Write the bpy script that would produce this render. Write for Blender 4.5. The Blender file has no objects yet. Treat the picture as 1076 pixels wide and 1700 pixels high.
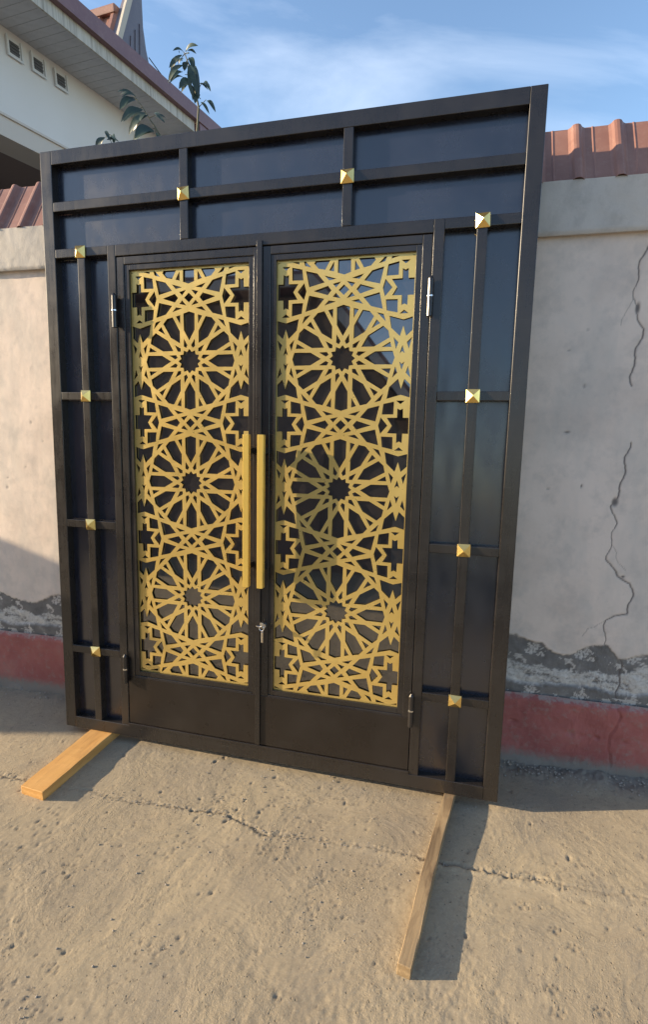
import bpy, bmesh, math, random
import numpy as np
from mathutils import Vector, Matrix
from mathutils.geometry import delaunay_2d_cdt

sc = bpy.context.scene
PI = math.pi
rad = math.radians

# ------------------------------------------------------------------ camera
CAM = (1.97499, -2.07896, 1.79520)
PITCH, ROLL, YAW = 0.2226185, -0.0010747, -0.2523724
fw = Vector((math.sin(YAW)*math.cos(PITCH), math.cos(YAW)*math.cos(PITCH), -math.sin(PITCH)))
r0 = Vector((math.cos(YAW), -math.sin(YAW), 0)); u0 = r0.cross(fw)
rr = math.cos(ROLL)*r0 + math.sin(ROLL)*u0; uu = -math.sin(ROLL)*r0 + math.cos(ROLL)*u0
cam = bpy.data.cameras.new('camera'); co = bpy.data.objects.new('camera', cam)
sc.collection.objects.link(co)
M = Matrix((rr, uu, -fw)).transposed().to_4x4(); M.translation = Vector(CAM)
co.matrix_world = M
cam.sensor_fit = 'VERTICAL'; cam.sensor_height = 36.0
cam.lens = 36.0*869.978/1700.0
cam.clip_start = 0.05; cam.clip_end = 3000
sc.camera = co

# ------------------------------------------------------------------ sun and sky
SUN_EL, SUN_AZ = rad(17.0), 0.2482          # light travels along +x, a little towards +y
to_sun = Vector((-math.cos(SUN_EL)*math.cos(SUN_AZ), -math.cos(SUN_EL)*math.sin(SUN_AZ), math.sin(SUN_EL)))
sun = bpy.data.lights.new('sun', 'SUN'); so = bpy.data.objects.new('sun', sun)
sc.collection.objects.link(so)
so.rotation_euler = to_sun.to_track_quat('Z', 'Y').to_euler()
sun.energy = 5.0; sun.angle = rad(0.5); sun.color = (1.0, 0.80, 0.54)

world = bpy.data.worlds.new('World'); sc.world = world; world.use_nodes = True
wt = world.node_tree; wt.nodes.clear()
def wn(t): return wt.nodes.new(t)
wo = wn('ShaderNodeOutputWorld'); bg = wn('ShaderNodeBackground'); sky = wn('ShaderNodeTexSky')
sky.sky_type = 'NISHITA'; sky.sun_disc = False
sky.sun_elevation = SUN_EL; sky.sun_rotation = math.atan2(to_sun.x, to_sun.y)
sky.air_density = 1.0; sky.dust_density = 0.7; sky.ozone_density = 2.2
tc = wn('ShaderNodeTexCoord'); mp = wn('ShaderNodeMapping')
mp.inputs['Rotation'].default_value = (0.3, 0.2, 0.5); mp.inputs['Scale'].default_value = (1.0, 2.3, 3.2)
mp.inputs['Location'].default_value = (2.933, 3.22, -0.15)
mp0 = wn('ShaderNodeMapping'); mp0.inputs['Rotation'].default_value = (0, 0, -0.17)
nz = wn('ShaderNodeTexNoise'); nz.inputs['Scale'].default_value = 1.7; nz.inputs['Detail'].default_value = 7
nz.inputs['Roughness'].default_value = 0.55; nz.inputs['Distortion'].default_value = 0.6
rp = wn('ShaderNodeValToRGB'); rp.color_ramp.elements[0].position = 0.46; rp.color_ramp.elements[1].position = 0.82
rp.color_ramp.elements[0].color = (0, 0, 0, 1); rp.color_ramp.elements[1].color = (0.30, 0.30, 0.30, 1)
mx = wn('ShaderNodeMix'); mx.data_type = 'RGBA'
mx.inputs[7].default_value = (7.2, 7.6, 8.2, 1)
wt.links.new(tc.outputs['Generated'], mp0.inputs[0]); wt.links.new(mp0.outputs[0], mp.inputs[0]); wt.links.new(mp.outputs[0], nz.inputs['Vector'])
wt.links.new(nz.outputs[0], rp.inputs[0]); wt.links.new(rp.outputs[0], mx.inputs[0])
wt.links.new(sky.outputs[0], mx.inputs[6]); wt.links.new(mx.outputs[2], bg.inputs[0])
bg.inputs[1].default_value = 0.15
wt.links.new(bg.outputs[0], wo.inputs[0])
sc.view_settings.view_transform = 'Standard'; sc.view_settings.look = 'None'
sc.view_settings.exposure = 1.0; sc.view_settings.gamma = 1.0
sc.view_settings.use_curve_mapping = False

# ------------------------------------------------------------------ material helpers
def mat(name, col=(0.5, 0.5, 0.5), rough=0.7, metal=0.0, spec=0.5):
    m = bpy.data.materials.new(name); m.use_nodes = True
    b = m.node_tree.nodes['Principled BSDF']
    b.inputs['Base Color'].default_value = (*col, 1); b.inputs['Roughness'].default_value = rough
    b.inputs['Metallic'].default_value = metal; b.inputs['Specular IOR Level'].default_value = spec
    return m
class NT:
    def __init__(s, m):
        s.t = m.node_tree; s.b = s.t.nodes['Principled BSDF']
    def n(s, t): return s.t.nodes.new(t)
    def l(s, a, b): s.t.links.new(a, b)
    def coord(s, scale=(1, 1, 1), kind='Object'):
        c = s.n('ShaderNodeTexCoord'); m = s.n('ShaderNodeMapping'); m.inputs['Scale'].default_value = scale
        s.l(c.outputs[kind], m.inputs[0]); return m.outputs[0]
    def noise(s, vec, scale, detail=5, rough=0.55, dist=0.0):
        n = s.n('ShaderNodeTexNoise'); n.inputs['Scale'].default_value = scale; n.inputs['Detail'].default_value = detail
        n.inputs['Roughness'].default_value = rough; n.inputs['Distortion'].default_value = dist
        s.l(vec, n.inputs['Vector']); return n.outputs[0]
    def ramp(s, fac, stops):
        r = s.n('ShaderNodeValToRGB'); e = r.color_ramp.elements
        while len(e) < len(stops): e.new(0.5)
        for i, (p, c) in enumerate(stops):
            e[i].position = p; e[i].color = (*(c if isinstance(c, tuple) else (c, c, c)), 1)
        s.l(fac, r.inputs[0]); return r.outputs[0]
    def mix(s, fac, a, b, mode='MIX'):
        m = s.n('ShaderNodeMix'); m.data_type = 'RGBA'; m.blend_type = mode
        for i, v in ((0, fac), (6, a), (7, b)):
            if isinstance(v, (int, float)): m.inputs[i].default_value = v
            elif isinstance(v, tuple): m.inputs[i].default_value = (*v, 1)
            else: s.l(v, m.inputs[i])
        return m.outputs[2]
    def math(s, op, a, b=0.0):
        m = s.n('ShaderNodeMath'); m.operation = op
        for i, v in ((0, a), (1, b)):
            if isinstance(v, (int, float)): m.inputs[i].default_value = v
            else: s.l(v, m.inputs[i])
        return m.outputs[0]
    def bump(s, h, strength=0.3, dist=0.005):
        b = s.n('ShaderNodeBump'); b.inputs['Strength'].default_value = strength; b.inputs['Distance'].default_value = dist
        s.l(h, b.inputs['Height']); s.l(b.outputs[0], s.b.inputs['Normal'])

# ---- gate paints
def paint(name, base, r_lo, r_hi, streak=(30, 30, 3), bump=0.06, ior=1.6):
    m = mat(name, base, r_lo); k = NT(m)
    v = k.coord(streak); n1 = k.noise(v, 1.5, 4, 0.6); n2 = k.noise(k.coord((3, 3, 3)), 1.6, 5, 0.6)
    n3 = k.noise(k.coord((1, 1, 1)), 260, 2)
    mixed = k.math('ADD', k.math('MULTIPLY', n1, 0.45), k.math('MULTIPLY', n2, 0.55))
    k.l(k.ramp(mixed, [(0.35, r_lo), (0.66, r_hi)]), k.b.inputs['Roughness'])
    dust = k.ramp(n2, [(0.4, tuple(base)), (0.8, tuple(min(1, c*1.5+0.006) for c in base))])
    c_ = k.n('ShaderNodeTexCoord'); sx_ = k.n('ShaderNodeSeparateXYZ'); k.l(c_.outputs['Object'], sx_.inputs[0])
    lowm = k.ramp(k.math('ADD', sx_.outputs[2], k.math('MULTIPLY', k.math('SUBTRACT', n2, 0.5), 0.5)), [(0.02, 0.75), (0.36, 0.0)])
    scr = k.ramp(k.noise(k.coord((2, 2, 160)), 1.0, 3, 0.5, 3.0), [(0.66, 0.0), (0.70, 0.22)])
    dust = k.mix(k.math('MULTIPLY', lowm, 0.3), dust, (0.045, 0.037, 0.03))
    dust = k.mix(scr, dust, (0.08, 0.075, 0.07))
    k.l(dust, k.b.inputs['Base Color'])
    k.bump(k.math('ADD', k.math('MULTIPLY', n1, 0.8), k.math('MULTIPLY', n3, 0.05)), bump, 0.002)
    k.b.inputs['IOR'].default_value = ior
    return m
M_FRAME = paint('black_frame_paint', (0.013, 0.011, 0.0105), 0.22, 0.36, ior=1.58)
M_PANEL = paint('black_sheet_sky_tint', (0.0085, 0.0105, 0.022), 0.17, 0.33, (8, 8, 3), 0.04, ior=1.9)  # blue of the reflected sky is mixed into this black base colour
M_LEAF = paint('dark_brown_sheet_paint', (0.013, 0.010, 0.0085), 0.24, 0.38, (10, 10, 4), 0.05, ior=1.45)
def gold(name, base, metal, rl, rh):
    m = mat(name, base, rl, metal); k = NT(m)
    n2 = k.noise(k.coord((1, 1, 1)), 9, 5, 0.6); n3 = k.noise(k.coord((1, 1, 1)), 420, 2)
    k.l(k.ramp(n2, [(0.35, rl), (0.7, rh)]), k.b.inputs['Roughness'])
    n4 = k.noise(k.coord((1, 1, 1)), 2.3, 4, 0.6)
    c1 = k.mix(k.ramp(n2, [(0.3, 0.0), (0.75, 1.0)]), tuple(base), tuple(c*0.84 for c in base))
    k.l(k.mix(k.math('MULTIPLY', k.ramp(n4, [(0.42, 0.0), (0.66, 1.0)]), 0.55), c1, (base[0]*0.72, base[1]*0.64, base[2]*0.45)), k.b.inputs['Base Color'])
    k.bump(n2, 0.05, 0.001)
    return m
M_GOLD = gold('gold_paint', (0.80, 0.585, 0.20), 0.6, 0.27, 0.42)
M_BRASS = gold('polished_brass', (0.95, 0.70, 0.26), 0.9, 0.16, 0.28)
M_HANDLE = mat('satin_gold', (0.95, 0.67, 0.17), 0.33, 0.65)
M_CHROME = mat('bright_steel', (0.75, 0.74, 0.72), 0.22, 1.0)
M_GLASS = mat('dark_tinted_glass', (0.018, 0.016, 0.016), 0.025, 0.0, 1.0)
M_GLASS.node_tree.nodes['Principled BSDF'].inputs['IOR'].default_value = 1.85
M_BLACK = mat('black_steel_bracket', (0.012, 0.011, 0.011), 0.4)

def wood(name, a, b, dark, wear):
    m = mat(name, a, 0.65); k = NT(m)
    g = k.noise(k.coord((1, 0.045, 1)), 95, 6, 0.7, 0.4); big = k.noise(k.coord((1, 0.25, 1)), 14, 4, 0.6, 1.5)
    w = k.n('ShaderNodeTexWave'); w.wave_type = 'RINGS'; w.inputs['Scale'].default_value = 9; w.inputs['Distortion'].default_value = 5
    w.inputs['Detail'].default_value = 3; k.l(k.coord((1, 0.10, 1)), w.inputs['Vector'])
    f = k.math('ADD', k.math('MULTIPLY', g, 0.6), k.math('MULTIPLY', w.outputs[1], 0.4))
    c = k.mix(k.ramp(f, [(0.3, 0.0), (0.7, 1.0)]), a, b)
    c = k.mix(k.math('MULTIPLY', k.ramp(g, [(0.56, 0.0), (0.70, 1.0)]), 0.7), c, dark)
    c = k.mix(k.math('MULTIPLY', k.ramp(big, [(0.50, 0.0), (0.72, 1.0)]), wear), c, dark)
    v = k.n('ShaderNodeTexVoronoi'); v.inputs['Scale'].default_value = 5; k.l(k.coord((1, 0.8, 1)), v.inputs['Vector'])
    c = k.mix(k.ramp(v.outputs['Distance'], [(0.05, 0.8), (0.10, 0.0)]), c, tuple(x*0.5 for x in dark))
    k.l(c, k.b.inputs['Base Color']); k.bump(f, 0.6, 0.003); return m
M_WOOD1 = wood('orange_pine', (0.55, 0.29, 0.085), (0.64, 0.36, 0.12), (0.36, 0.17, 0.055), 0.35)
M_WOOD2 = wood('weathered_pine', (0.27, 0.19, 0.105), (0.37, 0.265, 0.15), (0.14, 0.09, 0.05), 0.8)

# ---- plaster with attribute driven damage
def plaster():
    m = mat('old_plaster', (0.5, 0.46, 0.43), 0.92); k = NT(m)
    at = k.n('ShaderNodeAttribute'); at.attribute_name = 'wear'
    sp = k.n('ShaderNodeSeparateColor'); k.l(at.outputs['Color'], sp.inputs[0])
    peel, eff, crack = sp.outputs[0], sp.outputs[1], sp.outputs[2]
    n1 = k.noise(k.coord((1, 1, 1)), 2.6, 6, 0.6); n2 = k.noise(k.coord((1, 1, 1.0)), 11, 6, 0.65)
    n3 = k.noise(k.coord((1, 1, 1)), 70, 4, 0.7); n4 = k.noise(k.coord((2.5, 2.5, 1)), 1.6, 4, 0.6)
    base = k.ramp(n1, [(0.30, (0.61, 0.515, 0.445)), (0.5, (0.74, 0.63, 0.545)), (0.7, (0.80, 0.68, 0.59))])
    base = k.mix(k.ramp(n4, [(0.46, 0.0), (0.70, 0.8)]), base, (0.53, 0.50, 0.455))
    base = k.mix(k.math('MULTIPLY', k.ramp(n2, [(0.48, 0.0), (0.75, 1.0)]), 0.5), base, (0.42, 0.385, 0.355))
    cem = k.ramp(n2, [(0.3, (0.12, 0.115, 0.11)), (0.6, (0.20, 0.19, 0.18)), (0.75, (0.30, 0.29, 0.27))])
    effc = k.ramp(n3, [(0.30, (0.30, 0.285, 0.26)), (0.46, (0.52, 0.50, 0.465)), (0.8, (0.64, 0.615, 0.575))])
    c = k.mix(peel, base, cem); c = k.mix(eff, c, effc); c = k.mix(crack, c, (0.17, 0.15, 0.14))
    k.l(c, k.b.inputs['Base Color'])
    sm_ = k.math('ADD', 0.22, k.math('MULTIPLY', k.math('MAXIMUM', peel, eff), 0.9))
    k.bump(k.math('MULTIPLY', k.math('ADD', k.math('MULTIPLY', n2, 0.6), k.math('MULTIPLY', n3, 0.4)), sm_), 0.55, 0.006)
    return m
M_PLASTER = plaster()
def concrete(name, a, b, c_, sc_=1.0, bump=0.5):
    m = mat(name, a, 0.93); k = NT(m)
    n1 = k.noise(k.coord((1, 1, 1)), 2.2*sc_, 6, 0.6); n2 = k.noise(k.coord((1.3, 1, 1)), 9*sc_, 7, 0.72); n3 = k.noise(k.coord((1, 1, 1)), 120, 3, 0.7)
    base = k.ramp(n1, [(0.3, a), (0.55, b), (0.75, c_)])
    base = k.mix(k.ramp(n2, [(0.48, 0.0), (0.85, 0.6)]), base, tuple(x*0.6 for x in a))
    k.l(base, k.b.inputs['Base Color'])
    k.bump(k.math('ADD', k.math('MULTIPLY', n2, 0.5), k.math('MULTIPLY', n3, 0.5)), bump, 0.004)
    return m
M_BEAM = concrete('weathered_beam_concrete', (0.40, 0.375, 0.34), (0.53, 0.495, 0.45), (0.44, 0.415, 0.38))
def redband():
    m = mat('worn_red_paint', (0.25, 0.06, 0.06), 0.85); k = NT(m)
    c = k.n('ShaderNodeTexCoord'); sx = k.n('ShaderNodeSeparateXYZ'); k.l(c.outputs['Object'], sx.inputs[0])
    n1 = k.noise(k.coord((1, 1, 1)), 4, 6, 0.6); n2 = k.noise(k.coord((1, 1, 1)), 26, 6, 0.7); n3 = k.noise(k.coord((1, 1, 1)), 110, 3, 0.7)
    red = k.ramp(n1, [(0.3, (0.27, 0.085, 0.078)), (0.55, (0.36, 0.12, 0.108)), (0.75, (0.41, 0.18, 0.155))])
    red = k.mix(k.ramp(n2, [(0.52, 0.0), (0.72, 0.75)]), red, (0.30, 0.21, 0.185))
    h = k.math('ADD', sx.outputs[2], k.math('MULTIPLY', k.math('SUBTRACT', n2, 0.5), 0.12))
    low = k.ramp(h, [(0.05, 1.0), (0.10, 0.0)]); top = k.ramp(h, [(0.366, 0.0), (0.385, 1.0)])
    cc = k.mix(low, red, (0.24, 0.215, 0.19)); cc = k.mix(k.math('MULTIPLY', top, 0.8), cc, (0.34, 0.29, 0.26))
    k.l(cc, k.b.inputs['Base Color'])
    k.bump(k.math('ADD', k.math('MULTIPLY', n2, 0.6), k.math('MULTIPLY', n3, 0.4)), 0.6, 0.006); return m
M_RED = redband()
def groundmat():
    m = mat('yard_concrete', (0.4, 0.35, 0.28), 0.95); k = NT(m)
    at = k.n('ShaderNodeAttribute'); at.attribute_name = 'wear'
    sp = k.n('ShaderNodeSeparateColor'); k.l(at.outputs['Color'], sp.inputs[0])
    n1 = k.noise(k.coord((1, 1, 1)), 1.3, 6, 0.6); n2 = k.noise(k.coord((1, 1, 1)), 9, 6, 0.65); n3 = k.noise(k.coord((1, 1, 1)), 150, 4, 0.7)
    base = k.ramp(n1, [(0.30, (0.265, 0.215, 0.150)), (0.5, (0.335, 0.276, 0.190)), (0.70, (0.38, 0.312, 0.208))])
    nb = k.noise(k.coord((1, 1, 1)), 3.4, 6, 0.62, 0.8)
    base = k.mix(k.math('MULTIPLY', k.ramp(nb, [(0.50, 0.0), (0.66, 1.0)]), 0.38), base, (0.225, 0.20, 0.165))
    base = k.mix(k.math('MULTIPLY', k.ramp(nb, [(0.30, 1.0), (0.42, 0.0)]), 0.40), base, (0.42, 0.35, 0.245))
    base = k.mix(k.ramp(n2, [(0.5, 0.0), (0.78, 0.6)]), base, (0.225, 0.195, 0.145))
    n5 = k.noise(k.coord((1, 1, 1)), 42, 5, 0.7)
    base = k.mix(k.math('MULTIPLY', k.ramp(n5, [(0.52, 0.0), (0.72, 1.0)]), 0.6), base, (0.20, 0.17, 0.125))
    base = k.mix(k.math('MULTIPLY', k.ramp(n3, [(0.5, 0.0), (0.7, 1.0)]), 0.5), base, (0.46, 0.39, 0.28))
    vo = k.n('ShaderNodeTexVoronoi'); vo.inputs['Scale'].default_value = 62; k.l(k.coord((1, 1, 1)), vo.inputs['Vector'])
    pit = k.math('MULTIPLY', k.ramp(vo.outputs['Distance'], [(0.10, 1.0), (0.24, 0.0)]), k.ramp(n5, [(0.5, 0.0), (0.58, 1.0)]))
    base = k.mix(k.math('MULTIPLY', pit, 0.65), base, (0.13, 0.105, 0.075))
    base = k.mix(k.math('MULTIPLY', sp.outputs[0], 0.7), base, (0.16, 0.135, 0.105))
    base = k.mix(k.math('MULTIPLY', sp.outputs[1], 0.9), base, (0.20, 0.178, 0.155))
    k.l(base, k.b.inputs['Base Color'])
    worn = k.ramp(k.noise(k.coord((1, 1, 1)), 3.1, 4, 0.6, 1.2), [(0.40, 0.12), (0.62, 1.0)])
    h = k.math('SUBTRACT', k.math('ADD', k.math('MULTIPLY', n5, 0.8), k.math('MULTIPLY', n3, 0.6)), k.math('MULTIPLY', pit, 0.9))
    k.bump(k.math('MULTIPLY', h, worn), 0.75, 0.005); return m
M_GROUND = groundmat()
def roofmat(name, a, b, rough=0.5):
    m = mat(name, a, rough); k = NT(m)
    n1 = k.noise(k.coord((1, 1, 1)), 5, 6, 0.65); n2 = k.noise(k.coord((1, 1, 1)), 40, 4, 0.7)
    c = k.ramp(n1, [(0.3, a), (0.7, b)])
    c = k.mix(k.ramp(n2, [(0.55, 0.0), (0.8, 0.4)]), c, (0.33, 0.24, 0.20))
    k.l(c, k.b.inputs['Base Color']); k.bump(n2, 0.15, 0.002); return m
M_ROOF = roofmat('faded_red_sheet', (0.20, 0.092, 0.068), (0.30, 0.155, 0.115))
M_BAND = roofmat('maroon_flashing', (0.17, 0.085, 0.095), (0.21, 0.11, 0.115))
def smoothrender():
    m = mat('cream_render', (0.72, 0.68, 0.64), 0.9); k = NT(m); n = k.noise(k.coord((1, 1, 1)), 0.9, 4, 0.55)
    k.l(k.ramp(n, [(0.3, (0.68, 0.63, 0.585)), (0.7, (0.74, 0.70, 0.665))]), k.b.inputs['Base Color'])
    k.bump(k.noise(k.coord((1, 1, 1)), 90, 3), 0.12, 0.002); return m
M_HWALL = smoothrender()
M_HBEAM = mat('cream_beam', (0.60, 0.52, 0.45), 0.85)
M_SOFFIT = concrete('grey_soffit_board', (0.50, 0.49, 0.50), (0.54, 0.53, 0.54), (0.52, 0.51, 0.52), 0.5, 0.03)
def fasciam():
    m = mat('streaked_fascia', (0.5, 0.48, 0.44), 0.8); k = NT(m)
    n1 = k.noise(k.coord((26, 1, 1.2)), 1.0, 5, 0.7); n2 = k.noise(k.coord((1, 1, 1)), 3, 4)
    c = k.ramp(n1, [(0.35, (0.30, 0.27, 0.23)), (0.52, (0.56, 0.52, 0.45)), (0.7, (0.62, 0.58, 0.52))])
    k.l(k.mix(k.math('MULTIPLY', n2, 0.4), c, (0.42, 0.38, 0.33)), k.b.inputs['Base Color']); return m
M_FASCIA = fasciam()
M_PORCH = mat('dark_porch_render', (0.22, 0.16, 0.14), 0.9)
M_WHITE = mat('white_vent_frame', (0.66, 0.64, 0.62), 0.6)
M_GRILLE = mat('dark_vent_grille', (0.10, 0.095, 0.095), 0.7)
M_LEAFG = mat('dark_glossy_leaf', (0.045, 0.085, 0.06), 0.42)
kk = NT(M_LEAFG); kk.l(kk.ramp(kk.noise(kk.coord((1, 1, 1)), 14, 3), [(0.35, (0.022, 0.042, 0.036)), (0.7, (0.05, 0.08, 0.05))]), kk.b.inputs['Base Color'])
kk.b.inputs['Subsurface Weight'].default_value = 0.0
M_STEM = mat('green_brown_stem', (0.10, 0.10, 0.06), 0.7)
M_CABLE = mat('cable_black', (0.03, 0.03, 0.03), 0.6)
M_FIN = roofmat('blue_grey_gable_board', (0.13, 0.12, 0.15), (0.17, 0.155, 0.18))
M_VERGE = mat('pale_verge_trim', (0.52, 0.46, 0.38), 0.7)
M_BROWN = concrete('brown_render', (0.17, 0.135, 0.12), (0.21, 0.17, 0.15), (0.19, 0.15, 0.135), 0.4, 0.2)
M_STONE = concrete('grit', (0.30, 0.27, 0.23), (0.38, 0.34, 0.29), (0.30, 0.28, 0.25), 3, 0.3)

def brickmat():
    m = mat('shade_pier_brick', (0.35, 0.16, 0.11), 0.9); k = NT(m)
    n = k.noise(k.coord((1, 1, 1)), 6, 5)
    k.l(k.ramp(n, [(0.3, (0.27, 0.12, 0.085)), (0.7, (0.42, 0.21, 0.15))]), k.b.inputs['Base Color']); return m
M_BRICK = brickmat()

# ------------------------------------------------------------------ geometry helpers
COL = sc.collection
def root(name, label, cat, loc=(0, 0, 0), rot=(0, 0, 0), group=None):
    o = bpy.data.objects.new(name, None); COL.objects.link(o); o.empty_display_size = 0.2
    o.location = loc; o.rotation_euler = rot; o['label'] = label; o['category'] = cat
    if group: o['group'] = group
    return o
def link_mesh(name, me, material, parent=None):
    o = bpy.data.objects.new(name, me); COL.objects.link(o)
    if material is not None and not me.materials: me.materials.append(material)
    if parent is not None: o.parent = parent
    return o
def pydata(name, verts, faces, material, parent=None, smooth=False):
    me = bpy.data.meshes.new(name); me.from_pydata([tuple(v) for v in verts], [], faces); me.update()
    if smooth: me.polygons.foreach_set('use_smooth', [True]*len(me.polygons))
    return link_mesh(name, me, material, parent)
def from_bm(name, bm, material, parent=None, smooth=False):
    bmesh.ops.recalc_face_normals(bm, faces=bm.faces)
    me = bpy.data.meshes.new(name); bm.to_mesh(me); bm.free()
    if smooth: me.polygons.foreach_set('use_smooth', [True]*len(me.polygons))
    return link_mesh(name, me, material, parent)
def bm_box(bm, x0, x1, y0, y1, z0, z1, bevel=0.0, seg=3):
    b2 = bmesh.new()
    r = bmesh.ops.create_cube(b2, size=1)
    for v in b2.verts:
        v.co = Vector(((x0+x1)/2+v.co.x*(x1-x0), (y0+y1)/2+v.co.y*(y1-y0), (z0+z1)/2+v.co.z*(z1-z0)))
    if bevel: bmesh.ops.bevel(b2, geom=b2.edges[:], offset=bevel, segments=seg, profile=0.6, affect='EDGES')
    me = bpy.data.meshes.new('tmp'); b2.to_mesh(me); b2.free(); bm.from_mesh(me); bpy.data.meshes.remove(me)
def box(name, x0, x1, y0, y1, z0, z1, material, parent=None, bevel=0.0, seg=3):
    bm = bmesh.new(); bm_box(bm, x0, x1, y0, y1, z0, z1, bevel, seg); return from_bm(name, bm, material, parent)
def cyl(bm, p0, p1, r0_, r1_=None, n=12):
    r1_ = r0_ if r1_ is None else r1_
    p0, p1 = Vector(p0), Vector(p1); d = (p1-p0).normalized()
    a = d.orthogonal().normalized(); b = d.cross(a)
    A = [bm.verts.new(p0+r0_*(math.cos(2*PI*i/n)*a+math.sin(2*PI*i/n)*b)) for i in range(n)]
    B = [bm.verts.new(p1+r1_*(math.cos(2*PI*i/n)*a+math.sin(2*PI*i/n)*b)) for i in range(n)]
    for i in range(n): bm.faces.new((A[i], A[(i+1) % n], B[(i+1) % n], B[i]))
    bm.faces.new(A[::-1]); bm.faces.new(B)
def tube_path(bm, pts, radii, n=8):
    for i in range(len(pts)-1): cyl(bm, pts[i], pts[i+1], radii[i], radii[i+1], n)

rng = np.random.default_rng(7); random.seed(5)
def tile(n, beta, seed, lo=0, hi=1e9):
    g = np.random.default_rng(seed)
    f = np.fft.fft2(g.normal(size=(n, n))); kx = np.fft.fftfreq(n)*n; k = np.hypot(kx[:, None], kx[None])
    k[0, 0] = 1; a = k**(-beta); a[(k < lo) | (k > hi)] = 0; a[0, 0] = 0
    t = np.fft.ifft2(f*a).real; return t/t.std()
def samp(t, x, y, period):
    n = t.shape[0]; u = (x/period*n) % n; v = (y/period*n) % n
    i = np.floor(u).astype(int); j = np.floor(v).astype(int); fu, fv = u-i, v-j
    i2, j2 = (i+1) % n, (j+1) % n; i %= n; j %= n
    return (t[i, j]*(1-fu)*(1-fv)+t[i2, j]*fu*(1-fv)+t[i, j2]*(1-fu)*fv+t[i2, j2]*fu*fv)
T1 = tile(512, 1.4, 1); T2 = tile(512, 1.9, 2); T3 = tile(512, 0.9, 3, 6, 200)
def polydist(px, pz, line, wob=None):
    d = np.full(px.shape, 1e9)
    for (a, b), (c, e) in zip(line[:-1], line[1:]):
        vx, vz = c-a, e-b; L = vx*vx+vz*vz+1e-12
        t = np.clip(((px-a)*vx+(pz-b)*vz)/L, 0, 1)
        d = np.minimum(d, np.hypot(px-a-t*vx, pz-b-t*vz))
    return d
def smooth(x, a, b):
    t = np.clip((x-a)/(b-a), 0, 1); return t*t*(3-2*t)
def grid_mesh(name, X, Y, Z, material, parent=None, attr=None, flip=False):
    nx, ny = X.shape; V = np.stack([X, Y, Z], -1).reshape(-1, 3)
    me = bpy.data.meshes.new(name); me.vertices.add(len(V)); me.vertices.foreach_set('co', V.astype(np.float32).ravel())
    i, j = np.meshgrid(np.arange(nx-1), np.arange(ny-1), indexing='ij'); a = (i*ny+j).ravel()
    q = np.stack([a, a+ny, a+ny+1, a+1], -1)
    if flip: q = q[:, ::-1]
    nf = len(q); me.loops.add(nf*4); me.loops.foreach_set('vertex_index', q.ravel().astype(np.int32))
    me.polygons.add(nf); me.polygons.foreach_set('loop_start', (np.arange(nf)*4).astype(np.int32))
    me.polygons.foreach_set('loop_total', np.full(nf, 4, np.int32))
    me.update(calc_edges=True); me.polygons.foreach_set('use_smooth', [True]*nf)
    if attr is not None:
        at = me.color_attributes.new('wear', 'FLOAT_COLOR', 'POINT')
        C = np.ones((len(V), 4), np.float32)
        for c in range(len(attr)): C[:, c] = attr[c].ravel()
        for c in range(len(attr), 3): C[:, c] = 0
        at.data.foreach_set('color', C.ravel())
    return link_mesh(name, me, material, parent)

# ------------------------------------------------------------------ ground
def axis(parts):
    out = []
    for a, b, s in parts:
        n = max(1, int(round((b-a)/s))); out.append(np.linspace(a, b, n, endpoint=False))
    out.append([parts[-1][1]]); return np.concatenate(out)
gx = axis([(-260, -40, 20), (-40, -8, 2), (-8, -1.5, 0.25), (-1.5, -0.75, 0.012), (-0.75, 3.0, 0.006), (3.0, 3.4, 0.012), (3.4, 8, 0.25), (8, 40, 2), (40, 260, 20)])
gy = axis([(-260, -40, 20), (-40, -6, 1.5), (-6, -1.6, 0.1), (-1.6, 0.46, 0.0065), (0.46, 4, 0.25), (4, 40, 2), (40, 260, 20)])
X, Y = np.meshgrid(gx, gy, indexing='ij')
near = smooth(X, -3, -1.4)*(1-smooth(X, 3.3, 5))*smooth(Y, -3, -1.5)
Z = 0.0035*samp(T2, X, Y, 3.1)*near
rough = smooth(samp(T2, X+5, Y+1, 2.2), -0.6, 1.3)
Z += near*(0.00035+0.0008*rough)*samp(T1, X, Y, 0.9)
Z += near*(0.00012+0.0006*smooth(samp(T2, X-2, Y+4, 1.6), -0.3, 1.2))*samp(T3, X, Y, 0.7)
# trowel drag marks
ang = 1.25; xr = X*math.cos(ang)+Y*math.sin(ang); yr = -X*math.sin(ang)+Y*math.cos(ang)
Z += near*0.0006*samp(T1, xr*0.22, yr*2.2, 1.3)*smooth(samp(T2, X-3, Y+2, 1.7), -0.1, 1.1)
stain = np.zeros_like(Z)
sub = (X > -1.5) & (X < 3.4) & (Y > -1.6) & (Y < 0.46)
sx, sy = X[sub], Y[sub]; dz = np.zeros_like(sx); st = np.zeros_like(sx)
def dent(cx, cy, r, dep, rim=0.25, ex=1.0, an=0.0):
    m = (np.abs(sx-cx) < 3*r*max(ex, 1)) & (np.abs(sy-cy) < 3*r*max(ex, 1))
    if not m.any(): return
    dx, dy = sx[m]-cx, sy[m]-cy; c, s = math.cos(an), math.sin(an)
    a, b = (dx*c+dy*s)/ex, -dx*s+dy*c; d = np.hypot(a, b)/r
    dz[m] -= dep*np.exp(-d**4*0.7); dz[m] += rim*dep*np.exp(-((d-1.35)/0.35)**2)
    st[m] = np.maximum(st[m], 0.75*np.exp(-d**4))
for _ in range(1700):
    cx, cy = rng.uniform(-1.0, 3.2), rng.uniform(-1.5, 0.35); r = rng.choice([0.0026, 0.0036, 0.005, 0.0075], p=[.45, .35, .17, .03])
    dent(cx, cy, r, r*rng.uniform(0.4, 0.8), 0.15, rng.uniform(0.8, 1.9), rng.uniform(0, 3))
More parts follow.
